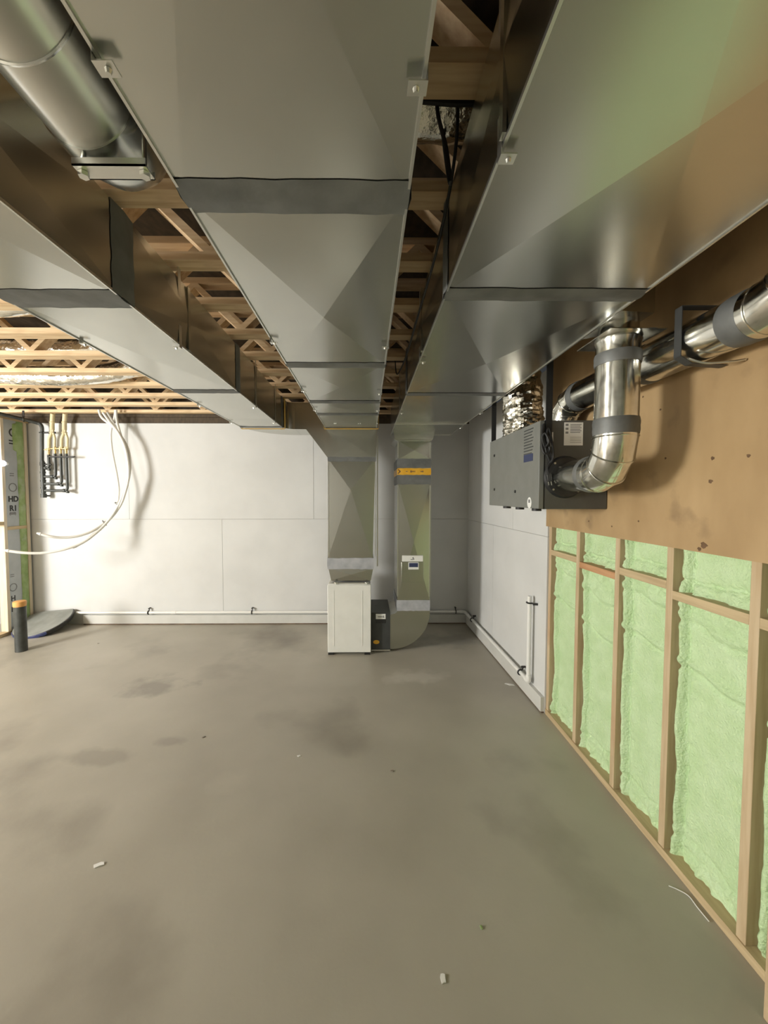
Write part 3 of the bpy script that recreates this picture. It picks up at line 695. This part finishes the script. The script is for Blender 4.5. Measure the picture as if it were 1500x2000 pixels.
# pipe along the wall from the unit top
UX, UZ, UR = 1.290, 2.322, .085
up_ = thing('wall_vent_pipe', (UX, 1.9, 2.2), 'shiny round pipe running along the plywood wall from the top of the ventilation unit', 'pipe')
MB().tube([(UX, 2.36, UZ), (UX, 1.25, UZ)], UR, 40).build('long_pipe', galv_bright, up_)
el = [Vector((UX-.028*(1-math.cos(math.pi/2*k/3)), 2.36+.14*math.sin(math.pi/2*k/3), UZ-.14*(1-math.cos(math.pi/2*k/3)))) for k in range(4)]
e = MB().tube([Vector((UX, 2.33, UZ))]+el+[Vector((tcx, tcy, hz1+.012))], UR+.001, 40).build('gored_elbow', galv_bright, up_)
for k in range(4): MB().ring(el[k], (0, math.cos(math.pi/2*k/3), -math.sin(math.pi/2*k/3)), UR+.0025, .003, 40).build('gore_seam', galv_bright, e)
el = [Vector((UX, 1.25-.16*math.sin(math.pi/2*k/3), UZ+.16*(1-math.cos(math.pi/2*k/3)))) for k in range(4)]
e = MB().tube([Vector((UX, 1.31, UZ))]+el+[Vector((UX, 1.09, 2.95))], UR+.001, 40).build('gored_elbow', galv_bright, up_)
for k in range(4): MB().ring(el[k], (0, -math.cos(math.pi/2*k/3), math.sin(math.pi/2*k/3)), UR+.0025, .003, 40).build('gore_seam', galv_bright, e)
sleeve(up_, (UX, 2.37, UZ), (UX, 2.30, UZ), UR); sleeve(up_, (UX, 1.80, UZ), (UX, 1.755, UZ), UR); sleeve(up_, (UX, 1.355, UZ), (UX, 1.28, UZ), UR)
b = MB(); ys = 1.50; r_ = UR+.005; P = [(UX+.094, ys, UZ+r_+.03), (UX-r_, ys, UZ+r_+.03), (UX-r_, ys, UZ-r_*.75), (UX-r_*.5, ys, UZ-r_-.004), (UX+.088, ys, UZ-r_-.012)]
for p, q in zip(P, P[1:]): b.bar(p, q, .034, .003, up=(1, 0, .3))
b.build('support_strap', cabinet_dark, up_)
b = MB(); b.tube(spline([(UX-.07, 1.47, UZ-r_+.006), (UX-.02, 1.45, UZ-r_-.016), (UX+.05, 1.42, UZ-r_-.02), (UX+.09, 1.41, UZ-r_-.016)]), .004, 8); b.build('wire_tie', steel_edge, up_)
# foil flex pipe between the return trunk and the unit top
ff = thing('foil_flex_duct', (1.07, 2.78, hz1), 'crinkled silver foil flexible duct rising from the far top of the ventilation unit', 'flexible duct')
def crinkle(path, r, seg, amp, f=9, seed=0):
    b = MB(); P = spline(path, 14); T = [(P[min(i+1, len(P)-1)]-P[max(i-1, 0)]).normalized() for i in range(len(P))]
    u = T[0].orthogonal().normalized(); rings = []
    for i, p in enumerate(P):
        u = (u-T[i]*u.dot(T[i])).normalized(); v = T[i].cross(u)
        ring = []
        for k in range(seg):
            a = k*2*math.pi/seg; d = u*math.cos(a)+v*math.sin(a)
            q = p + d*r
            h = noise.noise(Vector((math.cos(a)*r*f*3+seed, math.sin(a)*r*f*3, i*.55)))*.6 + noise.noise(Vector((a*4, i*1.7+seed, seed)))*.4
            ring.append(q + d*amp*h)
        rings.append(ring)
    b.loft(rings); return b
o = crinkle([(1.13, 2.80, hz1-.002), (1.13, 2.80, 2.25), (1.125, 2.81, 2.40), (1.12, 2.84, 2.58), (1.12, 2.9, 2.76)], .135, 44, .022).build('foil_sleeve', foil, ff)
o.data.set_sharp_from_angle(angle=math.radians(18))

# =================================================================== SERVICES IN THE CEILING
o = crinkle([(-4.2, 3.70, 2.90), (-3.5, 3.71, 2.87), (-3.0, 3.70, 2.845), (-2.5, 3.70, 2.865), (-2.1, 3.68, 2.93), (-1.5, 3.68, 2.95)], .085, 28, .012, seed=3).build('foil_flex_duct', foil)
o.data.set_sharp_from_angle(angle=math.radians(18)); tag(o, 'silver foil flexible duct sagging below the left ceiling trusses', 'flexible duct')
o = crinkle([(-4.6, 3.28, 2.96), (-3.4, 3.28, 2.94), (-2.6, 3.29, 2.95), (-1.6, 3.28, 2.97)], .08, 24, .012, seed=9).build('foil_flex_duct', foil)
o.data.set_sharp_from_angle(angle=math.radians(18)); tag(o, 'silver foil flexible duct lying inside the left trusses in front of the sagging one', 'flexible duct')
o = crinkle([(-3.4, 2.47, 2.93), (-2.7, 2.47, 2.93), (-2.32, 2.47, 2.91), (-2.12, 2.47, 2.93)], .075, 24, .006, seed=14).build('duct_elbow', galv_bright)
tag(o, 'grey metal duct end between the trusses at the far left edge above the left duct', 'duct')
# foil fringe and pale duct between middle and right trunks
o = crinkle([(-.9, 1.25, 2.95), (.0, 1.25, 2.95), (.25, 1.25, 2.95), (.9, 1.25, 2.95)], .10, 28, .008, seed=21).build('foil_flex_duct', foil)
tag(o, 'pale foil duct crossing the dark gap between the middle and right ducts', 'flexible duct')
def cable(pts, r, label, m=black_rubber, name='cable'):
    return tag(MB().tube(spline(pts, 8), r, 8).build(name, m), label, 'cable')
cable([(.205, 1.15, 2.95), (.20, 1.14, 2.82), (.225, 1.13, 2.70), (.235, 1.12, 2.60), (.24, 1.2, 2.72), (.24, 1.30, 2.95)], .006, 'black cable looping down in the gap beside the wide right duct')
cable([(-.2, 1.13, 2.83), (.1, 1.125, 2.828), (.26, 1.13, 2.825), (.45, 1.13, 2.83)], .008, 'thin black cable stretched straight across the gap beneath the pale foil duct')
cable([(.262, 1.16, 2.95), (.262, 1.18, 2.74), (.255, 1.4, 2.62), (.25, 1.9, 2.6), (.25, 2.6, 2.62), (.25, 3.3, 2.75), (.25, 3.5, 3.0)], .005, 'long black cable running beside the left face of the wide right duct')

# =================================================================== WATER MANIFOLD
YM = 5.03
mf = thing('pipe_manifold', at(82, 972, YM), 'black pipe manifold with four branches hanging on the white wall at left', 'manifold')
def q(px, py, Y=YM): return at(px, py, Y)
pr = .0215
m1 = MB().tube(spline([q(-30, 800, 4.60), q(0, 808, 4.72), q(46, 819, 4.92), q(72, 826, 5.02), q(79, 829), q(82, 836), q(82, 850)], 6)+[q(82, 905)], pr, 16).build('feed_pipe', black_pipe_m, mf)
b = MB(); x = q(83, 900).x
for y0, y1, rr in ((903, 910, .030), (911, 921, .026), (921, 925, .031), (926, 936, .026), (937, 941, .031), (941, 950, .026), (951, 955, .031), (956, 963, .026), (964, 972, .032)):
    b.cyl((x, YM, q(83, y0).z), (x, YM, q(83, y1).z), rr)
b.cyl((x, YM, q(83, 900).z), (x, YM, q(83, 970).z), .022)
b.build('header', black_pipe_m, mf)
rr = .0165
for px, yb, ytop in ((96, 914, 888), (109, 931, 886), (120.5, 945, 886), (132, 958, 886)):
    z = q(px, yb).z; X = q(px, yb).x
    pts = [(x, YM, z), (X-.03, YM, z), (X-.009, YM, z+.009), (X, YM, z+.03), (X, YM, q(px, ytop).z)]
    br = MB().tube(pts, rr, 14).build('branch_pipe', black_pipe_m, mf)
    MB().cyl((X-.055, YM, z), (X-.028, YM, z), rr+.006).build('coupling', black_pipe_m, br)
    MB().cyl((X, YM, z-.035), (X, YM, z-.005), rr+.002).build('drain_stub', black_pipe_m, br)
    v = MB(); zt = q(px, ytop).z
    v.cyl((X, YM, zt), (X, YM, zt+.05), .015); v.cyl((X, YM, zt+.05), (X, YM, zt+.085), .022); v.cyl((X-.04, YM-.02, zt+.06), (X+.035, YM-.02, zt+.07), .006)
    v.build('brass_valve', brass, br)
for pc_, pa, pb in ((102, 96, 107), (126, 120.5, 132)):
    b = MB(); b.tube(spline([q(pc_+1, 808, 5.0), q(pc_, 825), q(pc_, 840)], 5), .026, 14); b.build('tan_riser', tan_pipe, mf)
    b = MB(); b.tube(spline([q(pc_-1, 840), q(pc_-2, 848), q(pa+.5, 856), q(pa, 866), q(pa, 876)], 5), .018, 12); b.tube(spline([q(pc_+1, 840), q(pc_+3, 848), q(pb, 856), q(pb, 866), q(pb, 876)], 5), .014, 12)
    b.build('tan_branch', tan_pipe, mf)
    for y in (825, 845): MB().ring(q(pc_, y), (0, 0, 1), .028, .006, 20).build('pipe_clip', tan_pipe, mf)
b = MB(); b.cyl(q(96, 892, YM-.02), q(144, 892.5, YM-.02), .011)
for px in (97, 109, 121, 133, 143): b.ring(q(px, 892), (0, 0, 1), .021, .006, 16)
b.build('support_rail', black_plastic, mf)
b = MB(); b.cyl(q(84, 845), q(108, 845), .012); b.ring(q(82, 845), (0, 0, 1), .027, .006, 16); b.build('stand_off_clip', black_plastic, mf)
b = MB(); b.cyl(q(84, 968), q(98, 968.5, 5.10), .010); b.cyl(q(84, 907), q(100, 907), .010); b.build('stand_off_clip', black_plastic, mf)
b = MB(); b.ring(q(46, 819, 4.92), (1, .6, 0), .03, .006, 16); p = q(46, 819, 4.92); b.box(p.x-.012, p.x+.012, p.y-.004, p.y+.004, p.z+.026, ZT-.002); b.build('pipe_hanger', black_plastic, mf)

# =================================================================== WHITE TUBING BUNDLE
tb = thing('tubing_bundle', at(215, 815, 4.95), 'bundle of white plastic tubes drooping from the trusses in front of the white wall', 'tubing')
def cr(x, y, Y): return at(60+x/3.75, 790+y/3.75, Y)
A = [(500, 40, 4.95), (520, 95, 4.95), (600, 160, 4.95), (660, 230, 4.95), (710, 320, 4.94), (728, 420, 4.93), (722, 520, 4.92), (695, 620, 4.92), (648, 730, 4.91), (600, 800, 4.88), (540, 868, 4.82), (450, 928, 4.70), (340, 965, 4.60), (230, 975, 4.52), (150, 968, 4.46), (70, 948, 4.42)]
B = [(620, 40, 4.97), (612, 100, 4.97), (590, 180, 4.97), (588, 260, 4.97), (600, 360, 4.96), (622, 470, 4.95), (638, 560, 4.94), (645, 640, 4.93), (632, 730, 4.92), (590, 808, 4.89), (536, 872, 4.84), (480, 930, 4.76), (400, 1000, 4.66), (330, 1040, 4.60)]
Cc = [(625, 40, 4.94), (635, 140, 4.94), (690, 330, 4.92), (708, 460, 4.90), (700, 570, 4.89), (664, 690, 4.88), (612, 790, 4.85), (552, 870, 4.80), (480, 940, 4.72), (380, 1012, 4.62), (250, 1060, 4.52), (100, 1087, 4.44), (-40, 1087, 4.36), (-165, 1072, 4.30)]
for P_, r in ((A, .0155), (B, .013), (Cc, .0155)):
    o = MB().tube(spline([cr(*p) for p in P_], 6), r, 10).build('tube', pex, tb)
    pe = cr(*P_[-1]); pd = (pe-cr(*P_[-2])).normalized(); MB().cyl(pe-pd*.004, pe+pd*.035, r+.004, .008, 10).build('end_plug', label_white, o)
MB().tube(spline([cr(*p) for p in ((560, 60, 4.96), (600, 130, 4.95), (650, 210, 4.94), (700, 330, 4.93), (716, 450, 4.915), (708, 560, 4.905), (676, 660, 4.90), (645, 730, 4.89), (590, 815, 4.865), (536, 872, 4.81))], 6), .0155, 10).build('tube', pex, tb)
MB().tube(spline([cr(*p) for p in ((530, 60, 4.93), (580, 130, 4.93), (640, 205, 4.92), (690, 310, 4.91), (714, 430, 4.90), (716, 540, 4.89), (690, 650, 4.885), (660, 730, 4.88), (608, 808, 4.86), (552, 866, 4.82))], 6), .0155, 10).build('tube', pex, tb)
for x_, y_, Y_, t_ in ((640, 728, 4.90, (.5, 0, .85)), (540, 868, 4.82, (.72, .4, .55))): MB().ring(cr(x_, y_, Y_), t_, .036, .0055, 20).build('tie', grey_ink, tb)

# =================================================================== WHITE DRAIN PIPE ALONG THE WALL FOOT
zp = at(400, 1196, 5.07).z; yp = YB-.05; xr = lambda y: 1.40-(y-2.95)*.0235-.045
dp = thing('white_drain_pipe', (-1.2, yp, zp), 'thin white plastic pipe running low along the back wall and round onto the right wall', 'pipe')
MB().tube([(-3.85, yp, zp), (1.24, yp, zp)], .017, 14).build('back_run', pvc, dp)
MB().tube(spline([(1.23, yp, zp), (1.28, yp-.005, zp), (xr(4.98)+.0, yp-.05, zp), (xr(4.9), 4.95, zp)], 5), .021, 14).build('corner_elbow', pvc, dp)
ye = rgt(1034, 1322, 1.36).y
MB().tube([(xr(4.97), 4.97, zp), (xr(ye), ye, zp)], .017, 14).build('right_run', pvc, dp)
MB().tube(spline([(xr(ye+.05), ye+.05, zp), (xr(ye), ye, zp), (xr(ye), ye, zp+.05)], 5), .021, 14).build('foot_elbow', pvc, dp)
zt = rgt(1037, 1165, 1.355).z
MB().tube([(xr(ye), ye, zp+.03), (xr(ye), ye, zt)], .0165, 14).build('riser', pvc, dp)
MB().cyl((-2.6, yp, zp), (-2.54, yp, zp), .020).build('coupling', pvc, dp)
def hook(c, tail, nrm, label):
    c = Vector(c); t = Vector(tail).normalized(); nn = Vector(nrm).normalized(); b = MB(); pts = []
    for k in range(12):
        a = -math.pi*.55 + math.pi*1.25*k/11; pts.append(c + nn*(.023*math.cos(a)) + t*(.023*math.sin(a)))
    b.tube(pts, .0065, 8); e = pts[-1]; b.tube([e, e+t*.02-nn*.008, e+t*.035-nn*.02], .0065, 8); b.cyl(e+t*.03-nn*.03, e+t*.03+nn*.006, .010, seg=8)
    tag(b.build('pipe_hook', black_plastic), label, 'pipe hook', 'black pipe hooks')
for px, lab in ((290, 'black pipe hook holding the white pipe below the tubing bundle shadow, left of the furnace'), (492, 'black pipe hook holding the white pipe midway between tubing and furnace'), (890, 'black pipe hook on the back wall pipe right of the curved return duct')):
    X = at(px, 1195, yp).x; hook((X, yp, zp), (0, 0, 1), (0, -1, 0), lab)
for px, py, lab in ((925, 1208, 'black pipe hook on the right wall pipe nearest the room corner'), (1013, 1300, 'black pipe hook on the right wall pipe beside its upright riser')):
    y_ = rgt(px, py, 1.33).y; hook((xr(y_), y_, zp), (0, 0, 1), (-1, 0, 0), lab)
hz = rgt(1040, 1180, 1.355).z; hook((xr(ye), ye, hz), (0, -1, 0), (-1, 0, 0), 'black pipe hook near the top of the upright white riser')

# =================================================================== FLOOR THINGS
pb = flr(42, 1271); hp = at(42, 1182, pb.y).z
sp = thing('standpipe', pb, 'black plastic pipe stub with an orange taped cap standing up from the floor', 'pipe')
MB().tube([(pb.x, pb.y, 0), (pb.x, pb.y, hp)], .056, 28).build('pipe', black_pipe_m, sp)
MB().tube([(pb.x, pb.y, hp-.01), (pb.x, pb.y, hp+.02), (pb.x+.001, pb.y, hp+.042), (pb.x+.001, pb.y, hp+.047)], [.0585, .0605, .059, .052], 28).build('cap', orange_cap, sp)
# round lid leaning on the wall foot
lc = Vector((-4.13, 4.89, .125)); nrm = Vector((-.09, -.36, 1)).normalized()
ld = thing('pit_lid', (lc.x, lc.y, 0), 'round grey lid with dark rim lying tilted in the corner behind the black standpipe', 'lid')
MB().tube([lc-nrm*.055, lc-nrm*.004, lc+nrm*.004], [.305, .322, .314], 56).cut((0, 5.08, 0), (0, 1, 0)).cut((XL-.002+.02, 0, 0), (-1, 0, 0)).build('rim', black_plastic, ld, bevel=.003)
b = MB(); b.tube([lc+nrm*.003, lc+nrm*.008], [.313, .306], 56); b.cut((0, 5.078, 0), (0, 1, 0)).cut((XL+.02, 0, 0), (-1, 0, 0)).build('top', lid_grey, ld)
u = nrm.orthogonal().normalized(); u = (Vector((0, -1, 0)) - nrm*nrm.dot(Vector((0, -1, 0)))).normalized(); v = nrm.cross(u)
b = MB(); rows = []
for k in range(25):
    a = -1.0+1.7*k/24; d = u*math.cos(a)+v*math.sin(a); j = .005*math.sin(k*2.3)
    if (lc+d*.33).x < XL+.03: continue
    rows.append([lc+d*0.319-nrm*(.040+j), lc+d*0.326-nrm*(.034+j), lc+d*0.326-nrm*(.004-j), lc+d*0.318-nrm*(-.001)])
b.loft(rows); b.build('blue_tape', navy, ld, label='strip of navy blue tape on the front of the rim')
# small emissive globe set at a pale spot on the left stud
bp_ = at(4, 905, 4.66)
lb = thing('glowing_globe', bp_, 'small glowing globe on the stud at the left edge of the photo', 'light bulb')
MB().tube([bp_+Vector((0, 0, -.035)), bp_+Vector((0, 0, -.03)), bp_+Vector((0, 0, -.012)), bp_+Vector((0, 0, .012)), bp_+Vector((0, 0, .03)), bp_+Vector((0, 0, .035))], [.008, .024, .038, .038, .024, .008], 20).build('globe', globe_glow, lb)
MB().cyl(bp_+Vector((0, .03, 0)), Vector((bp_.x, 4.7249, bp_.z)), .018).build('stem', label_white, lb)
# scraps
def scrap(px, py, L, wd, rot, label, mat=label_white, name='paper_scrap', cat='scrap', th=.004):
    c = flr(px, py); n = 9; b = MB()
    pr_ = [((L/2)*math.cos(k*2*math.pi/n)*(1+.25*math.sin(k*5+px)), (wd/2)*math.sin(k*2*math.pi/n)*(1+.3*math.cos(k*3+py))) for k in range(n)]
    ca, sa = math.cos(rot), math.sin(rot)
    pts = [(c.x+x*ca-y*sa, c.y+x*sa+y*ca) for x, y in pr_]
    b.loft([[(x, y, .0003) for x, y in pts], [(x, y, th*(1+.5*math.sin(i*2))) for i, (x, y) in enumerate(pts)]])
    tag(b.build(name, mat), label, cat)
scrap(193, 1690, .055, .022, .35, 'white scrap on the open floor at the lower left')
scrap(865, 1912, .022, .030, 0, 'pale scrap near the bottom middle of the floor')
scrap(995, 1337, .075, .03, -.5, 'white scrap beside the foot of the white right wall')
scrap(584, 1477, .022, .014, .2, 'tiny pale scrap on the floor in front of the furnace')
scrap(766, 1506, .02, .014, .2, 'tiny dark crumb on the middle of the floor', dark_mark, 'floor_crumb', 'crumb')
scrap(940, 1812, .010, .016, .2, 'tiny green crumb on the lower right of the floor', foam_wall, 'floor_crumb', 'crumb')
scrap(398, 1440, .022, .012, .6, 'small dark crumb on the floor left of centre', dark_mark, 'floor_crumb', 'crumb')
scrap(192, 1235+22, .02, .012, .2, 'small dark crumb on the floor right of the standpipe', dark_mark, 'floor_crumb', 'crumb')
sp_ = [flr(px, py, .004) for px, py in ((1306, 1730), (1325, 1738), (1345, 1750), (1362, 1772), (1385, 1800))]
tag(MB().tube(spline(sp_, 6), .0022, 6).build('string', label_white), 'short white string lying against the right sill plate', 'string')
